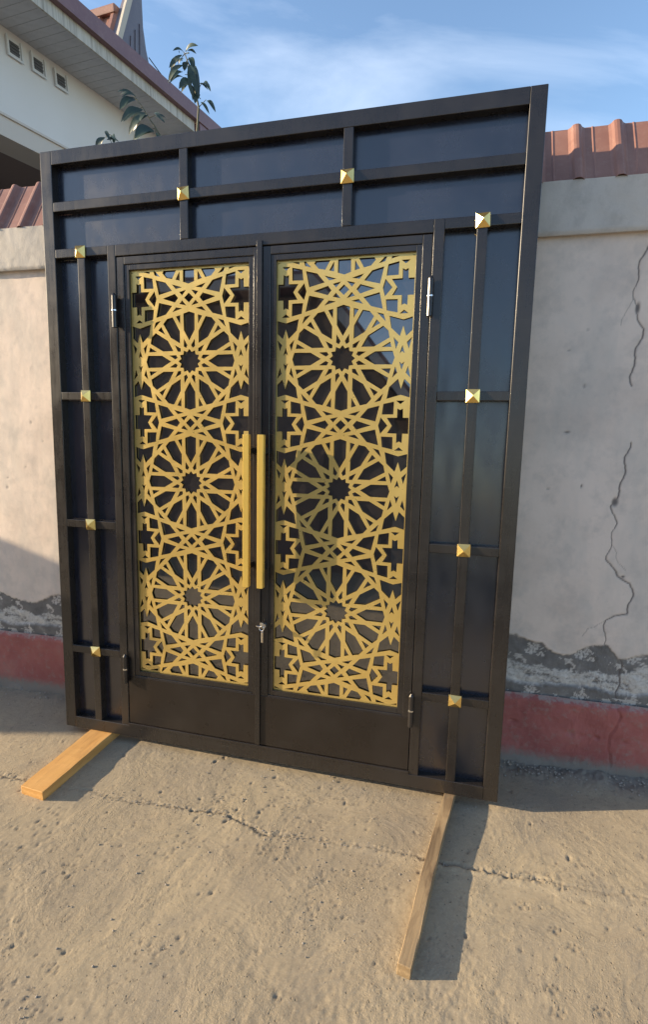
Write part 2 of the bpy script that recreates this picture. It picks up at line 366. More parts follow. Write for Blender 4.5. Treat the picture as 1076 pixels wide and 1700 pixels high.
clusters = [(0.55, -1.0), (0.75, -1.12), (0.9, -1.2), (1.3, -0.42), (1.28, -0.2), (1.55, -0.5), (1.75, -0.45), (1.6, -0.62), (1.05, -0.28),
            (0.35, -0.55), (0.2, -0.75), (1.1, -0.9), (2.35, -0.3), (2.5, -0.24), (1.0, -0.2), (1.5, -0.1), (0.6, -0.7), (0.95, -0.5)]
for cx, cy in clusters:
    for _ in range(15):
        dent(cx+rng.normal()*0.055, cy+rng.normal()*0.045, rng.uniform(0.0035, 0.007), rng.uniform(0.0012, 0.003), 0.3, rng.uniform(1, 2), rng.uniform(0, 3))
paws = [(2.283, -0.437), (2.384, -0.503), (2.435, -0.551), (2.344, -0.703), (2.352, -0.765), (2.475, -0.732), (0.80, -1.03)]
for k_, (cx, cy) in enumerate(paws):
    t0 = rng.uniform(-0.4, 0.4)
    dent(cx, cy, 0.008, 0.0028, 0.3, 1.3, t0)
    for a in (-1.2, -0.42, 0.42, 1.2):
        dent(cx+0.021*math.sin(a+t0), cy+0.019*math.cos(a+t0), 0.0052, 0.0034, 0.25)
CRACK = [(-1.4, -0.372), (-0.076, -0.363), (0.132, -0.363), (0.30, -0.352), (0.41, -0.339), (0.55, -0.343), (0.721, -0.335), (0.90, -0.318), (1.05, -0.306), (1.12, -0.322),
         (1.276, -0.362), (1.42, -0.342), (1.579, -0.331), (1.75, -0.325), (1.894, -0.309), (2.011, -0.33), (2.147, -0.319), (2.365, -0.311), (2.725, -0.298), (3.4, -0.29)]
wx = sx+0.006*samp(T1, sx, sy, 0.35); wy_ = sy+0.007*samp(T1, sy+3, sx, 0.33)
dc = polydist(wx, wy_, CRACK)
opn = 0.35+0.65*smooth(samp(T2, sx, sy*0, 1.1), -0.9, 0.7)
cw = 0.004+0.003*smooth(samp(T1, sx, sy*0, 0.8), -0.5, 1.5)
dz -= 0.009*opn*np.exp(-(dc/cw)**2); st = np.maximum(st, 0.9*opn*np.exp(-(dc/cw)**2))
dz += 0.0022*np.exp(-((dc-0.011)/0.007)**2)*smooth(samp(T3, sx+1, sy, 0.45), 0.0, 1.2)
crumb = np.exp(-(dc/0.028)**2)*smooth(samp(T3, sx, sy, 0.5), 0.2, 1.6)*opn
dz += 0.0045*crumb
dz += 0.004*smooth(sy, -0.36, -0.33)*(sx > 1.2)*np.exp(-np.maximum(0, sy+0.33)/0.15)*smooth(sx, 1.2, 1.8)
# loose dirt banked along the foot of the wall
foot = smooth(sy-(0.30+0.02*sx), -0.16, 0.0)*(0.35+0.65*smooth(sx, 1.9, 2.4))
dz += foot*(0.022+0.008*samp(T1, sx, sy, 0.5))
st2 = foot*0.9
Z[sub] += dz; wear0 = np.zeros_like(Z); wear0[sub] = st; wear1 = np.zeros_like(Z); wear1[sub] = st2
g = grid_mesh('ground', X, Y, Z, M_GROUND, None, [wear0, wear1]); g['kind'] = 'structure'

# ------------------------------------------------------------------ boundary wall
WY = lambda x: 0.33+0.02*x
wall = root('boundary_wall', 'long cracked plaster boundary wall with red plinth and corrugated red coping', 'wall', (0, 0.33, 0))
wxs = axis([(-9, -1.3, 0.2), (-1.3, 0.12, 0.007), (0.12, 2.1, 0.05), (2.1, 2.56, 0.006), (2.56, 2.80, 0.0022), (2.80, 3.5, 0.007), (3.5, 14, 0.3)])
wzs = axis([(0.30, 0.75, 0.005), (0.75, 2.412, 0.006)])
X, Zz = np.meshgrid(wxs, wzs, indexing='ij')
def border(x, z0, amp, line):
    xs = np.array([p[0] for p in line]); zs = np.array([p[1] for p in line])
    inside = smooth(x, xs[0]-0.2, xs[0])*(1-smooth(x, xs[-1], xs[-1]+0.2))
    return np.interp(x, xs, zs)*inside+(z0+amp*samp(T2, x, x*0+1.3, 1.3))*(1-inside)
topR = [(2.255, .669), (2.32, .666), (2.401, .654), (2.43, .625), (2.458, .610), (2.50, .602), (2.537, .612), (2.598, .648), (2.64, .662), (2.686, .657), (2.72, .62), (2.742, .603), (2.80, .632), (2.852, .645)]
topL = [(-0.67, .622), (-0.55, .60), (-0.45, .585), (-0.38, .60), (-0.30, .63), (-0.23, .64)]
nn1 = samp(T1, X, Zz, 0.42)
bt = np.where(X > 1.2, border(X, 0.63, 0.02, topR), border(X, 0.62, 0.02, topL))+0.007*nn1
botR = [(2.249, .565), (2.30, .545), (2.359, .522), (2.44, .512), (2.519, .528), (2.60, .52), (2.676, .515), (2.751, .528), (2.80, .56), (2.86, .573)]
botL = [(-0.681, .522), (-0.5, .53), (-0.40, .50), (-0.276, .515)]
bb = np.where(X > 1.2, border(X, 0.53, 0.02, botR), border(X, 0.52, 0.015, botL))+0.011*samp(T1, X+7, Zz, 0.25)
peel = (1-smooth(Zz-bt, -0.008, 0.006))
effl = (1-smooth(Zz-bb, -0.004, 0.006))*smooth(Zz+0.008*nn1, 0.43, 0.455)
lip = (1-smooth(Zz+0.006*nn1, 0.43, 0.45))
CR1 = [(2.70, 2.41), (2.644, 2.35), (2.625, 2.264), (2.621, 2.164), (2.637, 2.106), (2.67, 2.048), (2.658, 1.979), (2.646, 1.897), (2.65, 1.825)]
CR2 = [(2.673, 1.592), (2.664, 1.503), (2.664, 1.425), (2.648, 1.359), (2.634, 1.318), (2.657, 1.239), (2.646, 1.143), (2.641, 1.073), (2.69, 1.001), (2.75, 0.969),
       (2.759, 0.928), (2.756, 0.87), (2.747, 0.826), (2.694, 0.812), (2.664, 0.788), (2.672, 0.67)]
CR3 = [(2.742, 0.603), (2.76, 0.56), (2.755, 0.50), (2.752, 0.40)]
jx = X+0.0035*samp(T2, X*0, Zz, 0.11); jz = Zz
d1 = np.minimum(polydist(jx, jz, CR1), polydist(jx, jz, CR2)); d1 = np.minimum(d1, polydist(jx, jz, CR3))
cwid = 0.0014+0.0022*smooth(samp(T2, X*0, Zz, 0.5), -1.2, 1.4)
d2 = np.minimum(polydist(jx, jz, [(2.646, 1.143), (2.675, 1.11), (2.69, 1.06), (2.715, 1.03)]), polydist(jx, jz, [(2.621, 2.164), (2.595, 2.12), (2.59, 2.06)]))
d2 = np.minimum(d2, polydist(jx, jz, [(2.664, 0.788), (2.63, 0.75), (2.60, 0.74), (2.57, 0.70)]))
crk = np.maximum(np.exp(-(d1/cwid)**2), 0.55*np.exp(-(d2/0.0012)**2))
for cx, cz, w_, h_ in ((2.636, 2.125, 0.009, 0.022), (2.640, 1.335, 0.013, 0.02), (2.42, 1.63, 0.012, 0.004), (2.50, 1.40, 0.003, 0.008), (2.71, 1.0, 0.008, 0.005)):
    crk = np.maximum(crk, np.exp(-(((X-cx)/w_)**2+((Zz-cz)/h_)**2)**2))
for _ in range(30):
    cx, cz = rng.uniform(-0.9, 3.3), rng.uniform(0.8, 2.3)
    crk = np.maximum(crk, 0.5*np.exp(-(((X-cx)/rng.uniform(.004, .010))**2+((Zz-cz)/rng.uniform(.003, .009))**2)**2))
effl = effl*smooth(samp(T1, X*1.0+3, Zz*2, 0.30), -2.0, -0.7)
spots = smooth(samp(T1, X+1.5, Zz+4, 0.22), 1.35, 1.7)*peel
Yd = -0.0018*samp(T2, X, Zz, 2.0)-0.00035*samp(T1, X, Zz, 0.7)
Yd += 0.0045*peel+0.0016*peel*samp(T1, X, Zz, 0.22)-0.004*effl*(0.6+0.4*samp(T1, X, Zz, 0.16)) + 0.004*crk
Yd -= 0.012*lip
# lifted lip along the broken edge
Yd -= 0.0018*np.exp(-((Zz-bt-0.006)/0.007)**2)*smooth(samp(T2, X, X*0, 0.8), -0.5, 1)
Yw = 0.02*X+Yd
ob = grid_mesh('plaster_face', X, Yw, Zz, M_PLASTER, wall, [np.maximum(peel, lip*0.8)*(1-0.6*spots), np.clip(effl+spots*0.8, 0, 1), crk])
# plinth
pz = axis([(-0.05, 0.37, 0.008), (0.37, 0.385, 0.005)])
X, Zz = np.meshgrid(wxs, pz, indexing='ij')
edge = smooth(Zz, 0.362, 0.385)
Yp = 0.02*X-0.034-0.003*samp(T2, X, Zz, 1.2)-0.0018*samp(T1, X, Zz, 0.4)+0.018*edge
for cx, cz, w_, h_ in ((2.30, 0.235, 0.022, 0.009), (2.56, 0.215, 0.02, 0.012), (2.68, 0.205, 0.012, 0.007), (2.80, 0.20, 0.012, 0.006)):
    Yp += 0.012*np.exp(-(((X-cx)/w_)**2+((Zz-cz)/h_)**2))
dp = polydist(X+0.004*samp(T1, X, Zz, 0.2), Zz, [(2.75, 0.385), (2.765, 0.33), (2.74, 0.25), (2.735, 0.15), (2.75, 0.06)])
dp2 = polydist(X, Zz+0.004*samp(T1, X, Zz, 0.2), [(2.60, 0.205), (2.74, 0.21), (2.9, 0.215), (3.3, 0.20)])
Yp += 0.006*np.exp(-(dp/0.007)**2)+0.003*np.exp(-(dp2/0.006)**2)
Yp -= 0.006*smooth(samp(T2, X, Zz, 0.6), 0.6, 1.4)*(1-smooth(Zz, 0.05, 0.12))
grid_mesh('red_plinth', X, Yp, Zz, M_RED, wall)
bm = bmesh.new()
def skewbox(bm, x0, x1, ya, yb, z0, z1):
    v = [bm.verts.new(p) for p in ((x0, ya+0.02*x0, z0), (x1, ya+0.02*x1, z0), (x1, yb+0.02*x1, z0), (x0, yb+0.02*x0, z0),
                                   (x0, ya+0.02*x0, z1), (x1, ya+0.02*x1, z1), (x1, yb+0.02*x1, z1), (x0, yb+0.02*x0, z1))]
    for f in ((0, 3, 2, 1), (4, 5, 6, 7), (0, 1, 5, 4), (1, 2, 6, 5), (2, 3, 7, 6), (3, 0, 4, 7)): bm.faces.new([v[i] for i in f])
skewbox(bm, -9, 14, -0.004, 0.2, 0.36, 0.405); from_bm('plinth_ledge', bm, M_BEAM, wall)
bm = bmesh.new(); skewbox(bm, -9, 14, 0.03, 0.2, -0.05, 2.42); from_bm('wall_core', bm, M_BEAM, wall)
X, Zz = np.meshgrid(axis([(-9, -1.3, 0.2), (-1.3, 0.12, 0.012), (0.12, 2.1, 0.05), (2.1, 3.5, 0.012), (3.5, 14, 0.3)]), axis([(2.405, 2.60, 0.01)]), indexing='ij')
Yb = 0.02*X-0.028-0.0012*samp(T1, X, Zz, 0.5)+0.006*(1-smooth(Zz, 2.405, 2.415))
grid_mesh('beam_face', X, Yb, Zz, M_BEAM, wall)
bm = bmesh.new(); skewbox(bm, -9, 14, -0.022, 0.22, 2.407, 2.598); from_bm('beam', bm, M_BEAM, wall)

# corrugated coping: front and back slopes
def corrug(name, x0, x1, pitch, yf, zf, yb, zb, off, material, parent, h=0.026, yslope=0.02, thick=0.0015):
    prof = []
    k0 = int(math.floor((x0-off)/pitch)); x = x0
    pts = []
    for k in range(k0, int((x1-off)/pitch)+2):
        b = off+k*pitch
        for dx, dh in ((0.0, 0), (0.009, 0.3), (0.017, 0.85), (0.026, 1), (0.036, 1), (0.045, 0.8), (0.054, 0.25), (0.063, 0), (0.086, 0), (0.092, 0.15), (0.098, 0)):
            xx = b+dx*pitch/0.15
            if x0 <= xx <= x1: pts.append((xx, dh*h))
    dy, dzz = yb-yf, zb-zf; L = math.hypot(dy, dzz); ny, nz_ = -dzz/L, dy/L
    if nz_ < 0: ny, nz_ = -ny, -nz_
    V = []; n = len(pts); nl = 5
    for side in (0, -1):
        for j in range(nl):
            t = j/(nl-1)
            for i, (x, hh) in enumerate(pts):
                wob = 0.0012*math.sin(x*9+j)
                o = hh+side*thick+wob
                V.append((x, yf+dy*t+yslope*x+ny*o, zf+dzz*t+nz_*o))
    F = []
    for j in range(nl-1):
        for i in range(n-1):
            a = j*n+i; F.append((a, a+1, a+n+1, a+n)); b = a+n*nl; F.append((b, b+n, b+n+1, b+1))
    for i in range(n-1):
        a, b = i, i+n*nl; F.append((a, b, b+1, a+1)); a = (nl-1)*n+i; b = a+n*nl; F.append((a, a+1, b+1, b))
    return pydata(name, V, F, material, parent)
RY0, RZ0 = -0.022, 2.592
pr = rad(56); RL = 0.305
corrug('coping_sheet', -9, 14, 0.1505, RY0, RZ0, RY0+RL*math.cos(pr), RZ0+RL*math.sin(pr), 2.335, M_ROOF, wall, 0.020)
corrug('coping_sheet', -9, 14, 0.1505, RY0+2*RL*math.cos(pr), RZ0, RY0+RL*math.cos(pr), RZ0+RL*math.sin(pr), 2.335, M_ROOF, wall, 0.020)

# grit and crumbs along the wall foot and the crack
def grit():
    bm = bmesh.new()
    def stone(x, y, z, s):
        r = bmesh.ops.create_icosphere(bm, subdivisions=1, radius=s)
        for v in r['verts']:
            v.co = Vector((v.co.x*random.uniform(.7, 1.3), v.co.y*random.uniform(.7, 1.3), v.co.z*random.uniform(.5, .9)))+Vector((x, y, z))
    for _ in range(420):
        x = random.uniform(1.9, 3.4) if random.random() < 0.8 else random.uniform(-1.2, 0.1)
        y = 0.30+0.02*x-abs(random.gauss(0, 0.05))-0.01; stone(x, y, 0.022*math.exp(-((0.3+0.02*x-y)/0.1)**2), random.uniform(0.002, 0.006))
    for _ in range(260):
        i = random.randrange(4, len(CRACK)-2); a, b = CRACK[i], CRACK[i+1]; t = random.random()
        stone(a[0]+(b[0]-a[0])*t+random.gauss(0, .006), a[1]+(b[1]-a[1])*t+random.gauss(0, 0.014), 0.001, random.uniform(0.0012, 0.0032))
    for _ in range(520):
        stone(random.uniform(-0.7, 3), random.uniform(-1.4, 0.1), 0.001, random.choice((0.0012, 0.0016, 0.002, 0.003, 0.0042)))
    for cx, cy in clusters:
        for _ in range(12): stone(cx+random.gauss(0, 0.06), cy+random.gauss(0, 0.05), 0.001, random.uniform(0.0012, 0.003))
    o = from_bm('grit', bm, M_STONE); o['kind'] = 'stuff'; o['label'] = 'loose grit and crumbs of concrete along the wall foot and slab crack'; o['category'] = 'grit'
grit()

# ------------------------------------------------------------------ the gate
LEAN = 0.0906556; GW, GH = 2.22, 2.856
gate = root('entrance_gate', 'large black and gold double steel gate in its frame leaning against the wall', 'gate', (0, 0, 0.05), (-LEAN, 0, 0))
BV = 0.0035
def bar(name, x0, x1, z0, z1, y0=0.0, y1=0.045, m=None, parent=gate, bevel=BV, seg=3):
    return box(name, x0, x1, y0, y1, z0, z1, m or M_FRAME, parent, bevel, seg)
JL0, JL1 = 0.346, 0.388; JR0, JR1 = GW-JL1, GW-JL0
S = 0.061
bar('outer_stile', 0, S, 0, GH, 0, 0.055); bar('outer_stile', GW-S, GW, 0, GH, 0, 0.055)
bar('top_rail', S, GW-S, GH-S, GH, 0, 0.055); bar('bottom_rail', S, GW-S, 0, 0.062, 0, 0.055)
bar('jamb', JL0, JL1, 0.062, 2.423); bar('jamb', JR0, JR1, 0.062, 2.423)
bar('door_header', JL1, JR0, 2.373, 2.423)
bar('threshold_bar', JL1, JR0, 0.062, 0.077, -0.004, 0.04, None, gate, 0.002)
VX = [(0.722, 0.762), (1.458, 1.498)]
for a, b in VX: bar('mullion', a, b, 2.423, GH-S)
def seg_rail(spans, z0, z1):
    for a, b in spans: bar('cross_rail', a, b, z0, z1, 0.001, 0.043)
seg_rail([(S, 0.722), (0.762, 1.458), (1.498, GW-S)], 2.590, 2.632)
VB = [(0.1835, 0.2235), (GW-0.2235, GW-0.1835)]
SZ = [0.442, 1.109, 1.741]
for (a, b), (xa, xb) in zip(VB, ((S, JL0), (JR1, GW-S))):
    bar('vertical_bar', a, b, 0.062, 2.383)
    bar('cross_rail', xa, xb, 2.383, 2.423, 0.001, 0.043)
    for z in SZ: seg_rail([(xa, a), (b, xb)], z-0.019, z+0.019)
# infill sheets
def sheet(x0, x1, z0, z1, m=M_PANEL):
    nx, nz_ = 10, 12
    V, F = [], []
    ph = random.uniform(0, 6)
    for i in range(nx+1):
        for j in range(nz_+1):
            u, v = i/nx, j/nz_
            d = 0.0007*math.sin(PI*u)*math.sin(PI*v)*math.sin(ph)+0.0004*math.sin(3*PI*u+ph)*math.sin(2*PI*v+ph)
            V.append((x0+(x1-x0)*u, 0.041+d, z0+(z1-z0)*v))
    for i in range(nx):
        for j in range(nz_):
            a = i*(nz_+1)+j; F.append((a, a+nz_+1, a+nz_+2, a+1))
    n = len(V); V += [(x, y+0.002, z) for x, y, z in V]; F += [tuple(q+n for q in f[::-1]) for f in F]
    return pydata('infill_sheet', V, F, m, gate, True)
for xa, xb in ((S, 0.722), (0.762, 1.458), (1.498, GW-S)):
    sheet(xa, xb, 2.423, 2.590); sheet(xa, xb, 2.632, GH-S)
zc = [0.062]+[v for z in SZ for v in (z-0.019, z+0.019)]+[2.383]
for (a, b), (xa, xb) in zip(VB, ((S, JL0), (JR1, GW-S))):
    for k in range(4):
        for p, q in ((xa, a), (b, xb)): sheet(p, q, zc[2*k], zc[2*k+1])
# pyramid studs
def stud_mesh():
    bm = bmesh.new(); h = 0.027
    bm_box(bm, -h, h, -0.006, 0.0, -h, h, 0.0012, 1)
    v = [bm.verts.new(p) for p in ((-h*.96, -0.0062, -h*.96), (h*.96, -0.0062, -h*.96), (h*.96, -0.0062, h*.96), (-h*.96, -0.0062, h*.96))]
    t = bm.verts.new((0, -0.027, 0))
    for i in range(4): bm.faces.new((v[i], v[(i+1) % 4], t))
    bmesh.ops.recalc_face_normals(bm, faces=bm.faces)
    me = bpy.data.meshes.new('pyramid_stud'); bm.to_mesh(me); bm.free(); me.materials.append(M_BRASS); return me
SM = stud_mesh()
for x, z in [(0.742, 2.611), (1.478, 2.611)]+[(x, z) for x in (0.2035, GW-0.2035) for z in (2.403, *reversed(SZ))]:
    o = link_mesh('pyramid_stud', SM, None, gate); o.location = (x, 0.0005, z); o.rotation_euler = (random.uniform(-.03, .03), random.uniform(-.06, .06), random.uniform(-.03, .03))

# ---- lattice panel: openings cut from one plate
def rosette_holes():
    H = []
    P = lambda a, r: (r*math.sin(a), r*math.cos(a))
    H.append([P(k*PI/12, 52.5 if k % 2 == 0 else 40.5) for k in range(24)])
    R_ = lambda pts, a: [(x*math.cos(a)+y*math.sin(a), -x*math.sin(a)+y*math.cos(a)) for x, y in pts]
    petal = [(0, 96), (25, 139), (26, 209.5), (0, 218), (-26, 209.5), (-25, 139)]
    a15 = rad(15); mir = lambda x, y: (x*math.cos(2*a15+PI)*-1*1, 0)
    def mirror15(p):
        ax, ay = math.sin(a15), math.cos(a15); d = p[0]*ax+p[1]*ay; return (2*d*ax-p[0], 2*d*ay-p[1])
    k1 = (26.4, 67.5); kite = [P(a15, 100.5), k1, P(a15, 63.6), mirror15(k1)]
    t1, t2 = (45.2, 203), P(a15, 174); tri = [t1, t2, mirror15(t1)]
    for k in range(12):
        for h in (petal, kite, tri): H.append(R_(h, k*PI/6))
    return H
def corner_holes():       # lower right quadrant, y measured downwards; shared holes lie on the mid lines
    quad = [[(16, 248), (44, 255), (33, 267)], [(86, 246), (116, 211), (162, 199), (148, 261)], [(35, 234), (80, 221), (63, 238)],
            [(144, 182), (177, 148), (167, 175)], [(182, 191), (223, 182), (222, 231), (177, 232)], [(214, 79), (231, 61), (224, 38)],
            [(286, 79), (269, 61), (276, 38)]]
    mid_h = [[(55, 280), (69, 263), (126, 280), (69, 297)], [(172, 249), (198, 280), (172, 311), (163, 280)]]
    H = []
    for q in quad:
        for sx_ in (1, -1):
            for sy_ in (1, -1): H.append([(sx_*x, sy_*y) for x, y in q])
    for q in mid_h:
        for sx_ in (1, -1): H.append([(sx_*x, -y) for x, y in q])
    H.append([(20, -280), (0, -261), (-20, -280), (0, -299)])
    for sx_ in (1, -1):
        cross = [(241, 211), (251, 216), (261, 211), (262, 248), (300, 248), (300, 311), (262, 311), (261, 349), (251, 344), (241, 349), (241, 311), (203, 310), (221, 280), (200, 249), (241, 248)]
        H.append([(sx_*x, -y) for x, y in cross])
        for sy_ in (1, -1):
            H.append([(sx_*x, sy_*y) for x, y in ((237, 177), (265, 177), (251, 188))])
            H.append([(sx_*x, sy_*y) for x, y in ((195, 166), (203, 121), (237, 89), (250.5, 131), (264, 89), (298, 121), (306, 166), (250, 150))])
            H.append([(sx_*x, sy_*y) for x, y in ((250, 46), (241, 19), (250, 28), (259, 19))])
    return H
def clip_poly(p, x0, x1, y0, y1):
    for ax, lim, sg in ((0, x0, 1), (0, x1, -1), (1, y0, 1), (1, y1, -1)):
        out = []
        for i in range(len(p)):
            a, b = p[i-1], p[i]; ia, ib = sg*(a[ax]-lim) >= 0, sg*(b[ax]-lim) >= 0
            if ia != ib:
                t = (lim-a[ax])/(b[ax]-a[ax]); out.append((a[0]+(b[0]-a[0])*t, a[1]+(b[1]-a[1])*t))
            if ib: out.append(b)
        p = out
        if not p: return p
    return p
def area(p): return 0.5*sum(p[i-1][0]*p[i][1]-p[i][0]*p[i-1][1] for i in range(len(p)))
def grow(p, d):
    if area(p) < 0: p = p[::-1]
    out = []; n = len(p)
    for i in range(n):
        a, b, c = Vector(p[i-1]), Vector(p[i]), Vector(p[(i+1) % n])
        e1, e2 = (b-a).normalized(), (c-b).normalized(); n1, n2 = Vector((e1.y, -e1.x)), Vector((e2.y, -e2.x))
        m = (n1+n2)/max(0.25, 1+n1.dot(n2)); m = m*min(1, 2.6/m.length) if m.length > 0 else m
        out.append((b.x+m.x*d, b.y+m.y*d))
    return out
LW, LZ0, LZ1 = 0.593, 0.364, 2.311; CZ = [0.779, 1.3395, 1.900]
def lattice_mesh():
    kx, kz = 1.018, 1.0009; xh = LW/2; bx, bz = 0.0035, 0.009
    holes = []; rh, ch = rosette_holes(), corner_holes()
    for k in range(-1, 4):
        cz = CZ[1]+(k-1)*0.5605
        for h in rh+ch:
            q = [(x*0.001*kx, cz+y*0.001*kz) for x, y in grow(h, 1.75)]
            q = clip_poly(q, -xh+bx, xh-bx, LZ0+bz, LZ1-bz)
            if len(q) > 2 and abs(area(q)) > 2.2e-5:
                if area(q) < 0: q = q[::-1]
                holes.append(q)
    verts = [(-xh, LZ0), (xh, LZ0), (xh, LZ1), (-xh, LZ1)]; edges = [(0, 1), (1, 2), (2, 3), (3, 0)]
    for h in holes:
        n = len(verts); verts += h; edges += [(n+i, n+(i+1) % len(h)) for i in range(len(h))]
    ov, oe, of, _, _, _ = delaunay_2d_cdt([Vector(v) for v in verts], edges, [], 0, 1e-6)
    boxes = [(min(p[0] for p in h), max(p[0] for p in h), min(p[1] for p in h), max(p[1] for p in h), h) for h in holes]
    def inside(x, y):
        for a0, a1, b0, b1, h in boxes:
            if a0 <= x <= a1 and b0 <= y <= b1:
                c = False
                for i in range(len(h)):
                    (xa, ya), (xb, yb) = h[i-1], h[i]
                    if (ya > y) != (yb > y) and x < (xb-xa)*(y-ya)/(yb-ya)+xa: c = not c
                if c: return True
        return False
    keep = []
    for f in of:
        if not inside(sum(ov[i].x for i in f)/len(f), sum(ov[i].y for i in f)/len(f)):
            ar = area([(ov[i].x, ov[i].y) for i in f])
            if abs(ar) > 1e-12: keep.append(list(f) if ar > 0 else list(f)[::-1])
    t = 0.003; n = len(ov)
    V = [(v.x, 0.0, v.y) for v in ov]+[(v.x, t, v.y) for v in ov]
    F = [tuple(f) for f in keep]+[tuple(i+n for i in f[::-1]) for f in keep]
    cnt = {}
    for f in keep:
        for i in range(len(f)): cnt[(f[i], f[(i+1) % len(f)])] = 1
    for (a, b) in list(cnt):
        if (b, a) not in cnt: F.append((b, a, a+n, b+n))
    bm = bmesh.new(); bv = [bm.verts.new(v) for v in V]
    for f in F: bm.faces.new([bv[i] for i in f])
    loose = [v for v in bm.verts if not v.link_faces]; bmesh.ops.delete(bm, geom=loose, context='VERTS')
    bmesh.ops.recalc_face_normals(bm, faces=bm.faces)
    me = bpy.data.meshes.new('gold_lattice'); bm.to_mesh(me); bm.free(); me.materials.append(M_GOLD); return me
LM = lattice_mesh()

def leaf(x0, x1, hinge_side):
    zb, zt = 0.080, 2.3695; sw = 0.038; bw = 0.024
    body = bmesh.new()
    bm_box(body, x0, x0+sw, 0.003, 0.043, zb, zt, BV); bm_box(body, x1-sw, x1, 0.003, 0.043, zb, zt, BV)
    bm_box(body, x0+sw, x1-sw, 0.003, 0.043, 2.335, zt, BV); bm_box(body, x0+sw, x1-sw, 0.003, 0.043, 0.318, 0.340, BV)
    L = from_bm('door_leaf', body, M_FRAME, gate)
    def sub(name, *a, **k): return bar(name, *a, parent=L, **k)
    ox0, ox1 = x0+sw+bw, x1-sw-bw
    bd = bmesh.new()
    bm_box(bd, x0+sw, ox0, 0.0075, 0.034, 0.340, 2.335, 0.002); bm_box(bd, ox1, x1-sw, 0.0075, 0.034, 0.340, 2.335, 0.002)
    bm_box(bd, ox0, ox1, 0.0075, 0.034, LZ1, 2.335, 0.002); bm_box(bd, ox0, ox1, 0.0075, 0.034, 0.340, LZ0, 0.002)
    from_bm('glazing_bead', bd, M_FRAME, L)
    kp = bmesh.new(); bm_box(kp, x0+0.0015, x1-0.0015, 0.0012, 0.004, zb+0.001, 0.332, 0.001, 1)
    from_bm('kick_plate', kp, M_LEAF, L)
    la = link_mesh('gold_lattice', LM, None, L); la.location = ((x0+x1)/2, 0.0205, 0)
    # glass with a faint waviness
    V, F = [], []; nx, nz_ = 12, 40
    for i in range(nx+1):
        for j in range(nz_+1):
            u, v = i/nx, j/nz_
            V.append((ox0+(ox1-ox0)*u, 0.031+0.0006*math.sin(2*PI*u+3*v+x0)*math.sin(5*v+x0), LZ0+(LZ1-LZ0)*v))
    for i in range(nx):
        for j in range(nz_):
            a = i*(nz_+1)+j; F.append((a, a+nz_+1, a+nz_+2, a+1))
    n = len(V); V += [(x, y+0.002, z) for x, y, z in V]; F += [tuple(q+n for q in f[::-1]) for f in F]
    pydata('glass_pane', V, F, M_GLASS, L, True)
    # hinges
    hx = x0-0.004 if hinge_side < 0 else x1+0.002
    for z in (2.129, 0.378):
        bm = bmesh.new(); hy = -0.017
        cyl(bm, (hx, hy, z-0.076), (hx, hy, z-0.003), 0.0115, None, 16); cyl(bm, (hx, hy, z+0.003), (hx, hy, z+0.066), 0.0115, None, 16)
        cyl(bm, (hx, hy, z+0.066), (hx, hy, z+0.078), 0.0115, 0.004, 16)
        bm_box(bm, hx-0.004, hx+0.004, hy, 0.004, z-0.07, z+0.06)
        h = from_bm('hinge', bm, M_FRAME, L)
        rb = bmesh.new(); cyl(rb, (hx, hy, z-0.003), (hx, hy, z+0.003), 0.0132, None, 16); from_bm('hinge_washer', rb, M_CHROME, L)
    return L
leafL = leaf(0.391, 1.1085, -1); leafR = leaf(1.1115, 1.829, 1)
bar('meeting_strip', 1.089, 1.113, 0.082, 2.392, -0.007, 0.0025, None, leafL, 0.0015)
# handles
for L, xa in ((leafL, 1.051), (leafR, 1.120)):
    bm = bmesh.new(); bm_box(bm, xa, xa+0.028, -0.070, -0.042, 0.882, 1.571, 0.0025); h = from_bm('pull_handle', bm, M_HANDLE, L)
    for z in (1.500, 0.975):
        b = bmesh.new(); bm_box(b, xa+0.005, xa+0.023, -0.043, 0.004, z-0.013, z+0.013, 0.001, 1); from_bm('handle_standoff', b, M_BLACK, L)
# lock with key
bm = bmesh.new()
cyl(bm, (1.136, -0.002, 0.690), (1.136, -0.020, 0.690), 0.0115, 0.0105, 20)
lk = from_bm('lock_cylinder', bm, M_CHROME, leafR)
bm = bmesh.new()
bm_box(bm, 1.1345, 1.1375, -0.046, -0.020, 0.685, 0.697, 0.0006, 1)
for k in range(14):
    a, b = 2*PI*k/14, 2*PI*(k+1)/14
    cyl(bm, (1.136+0.011*math.cos(a), -0.046, 0.686+0.011*math.sin(a)), (1.136+0.011*math.cos(b), -0.046, 0.686+0.011*math.sin(b)), 0.0022, None, 6)
bm_box(bm, 1.110, 1.134, -0.045, -0.041, 0.690, 0.696, 0.001, 1)
bm_box(bm, 1.134, 1.1435, -0.048, -0.045, 0.618, 0.676, 0.0012, 1); bm_box(bm, 1.132, 1.145, -0.049, -0.0485, 0.700, 0.715, 0.001, 1)
cyl(bm, (1.139, -0.0505, 0.668), (1.139, -0.0505, 0.622), 0.004, 0.0035, 8); cyl(bm, (1.136, -0.050, 0.708), (1.136, -0.043, 0.708), 0.008, 0.008, 12)
from_bm('key_bunch', bm, M_CHROME, leafR)

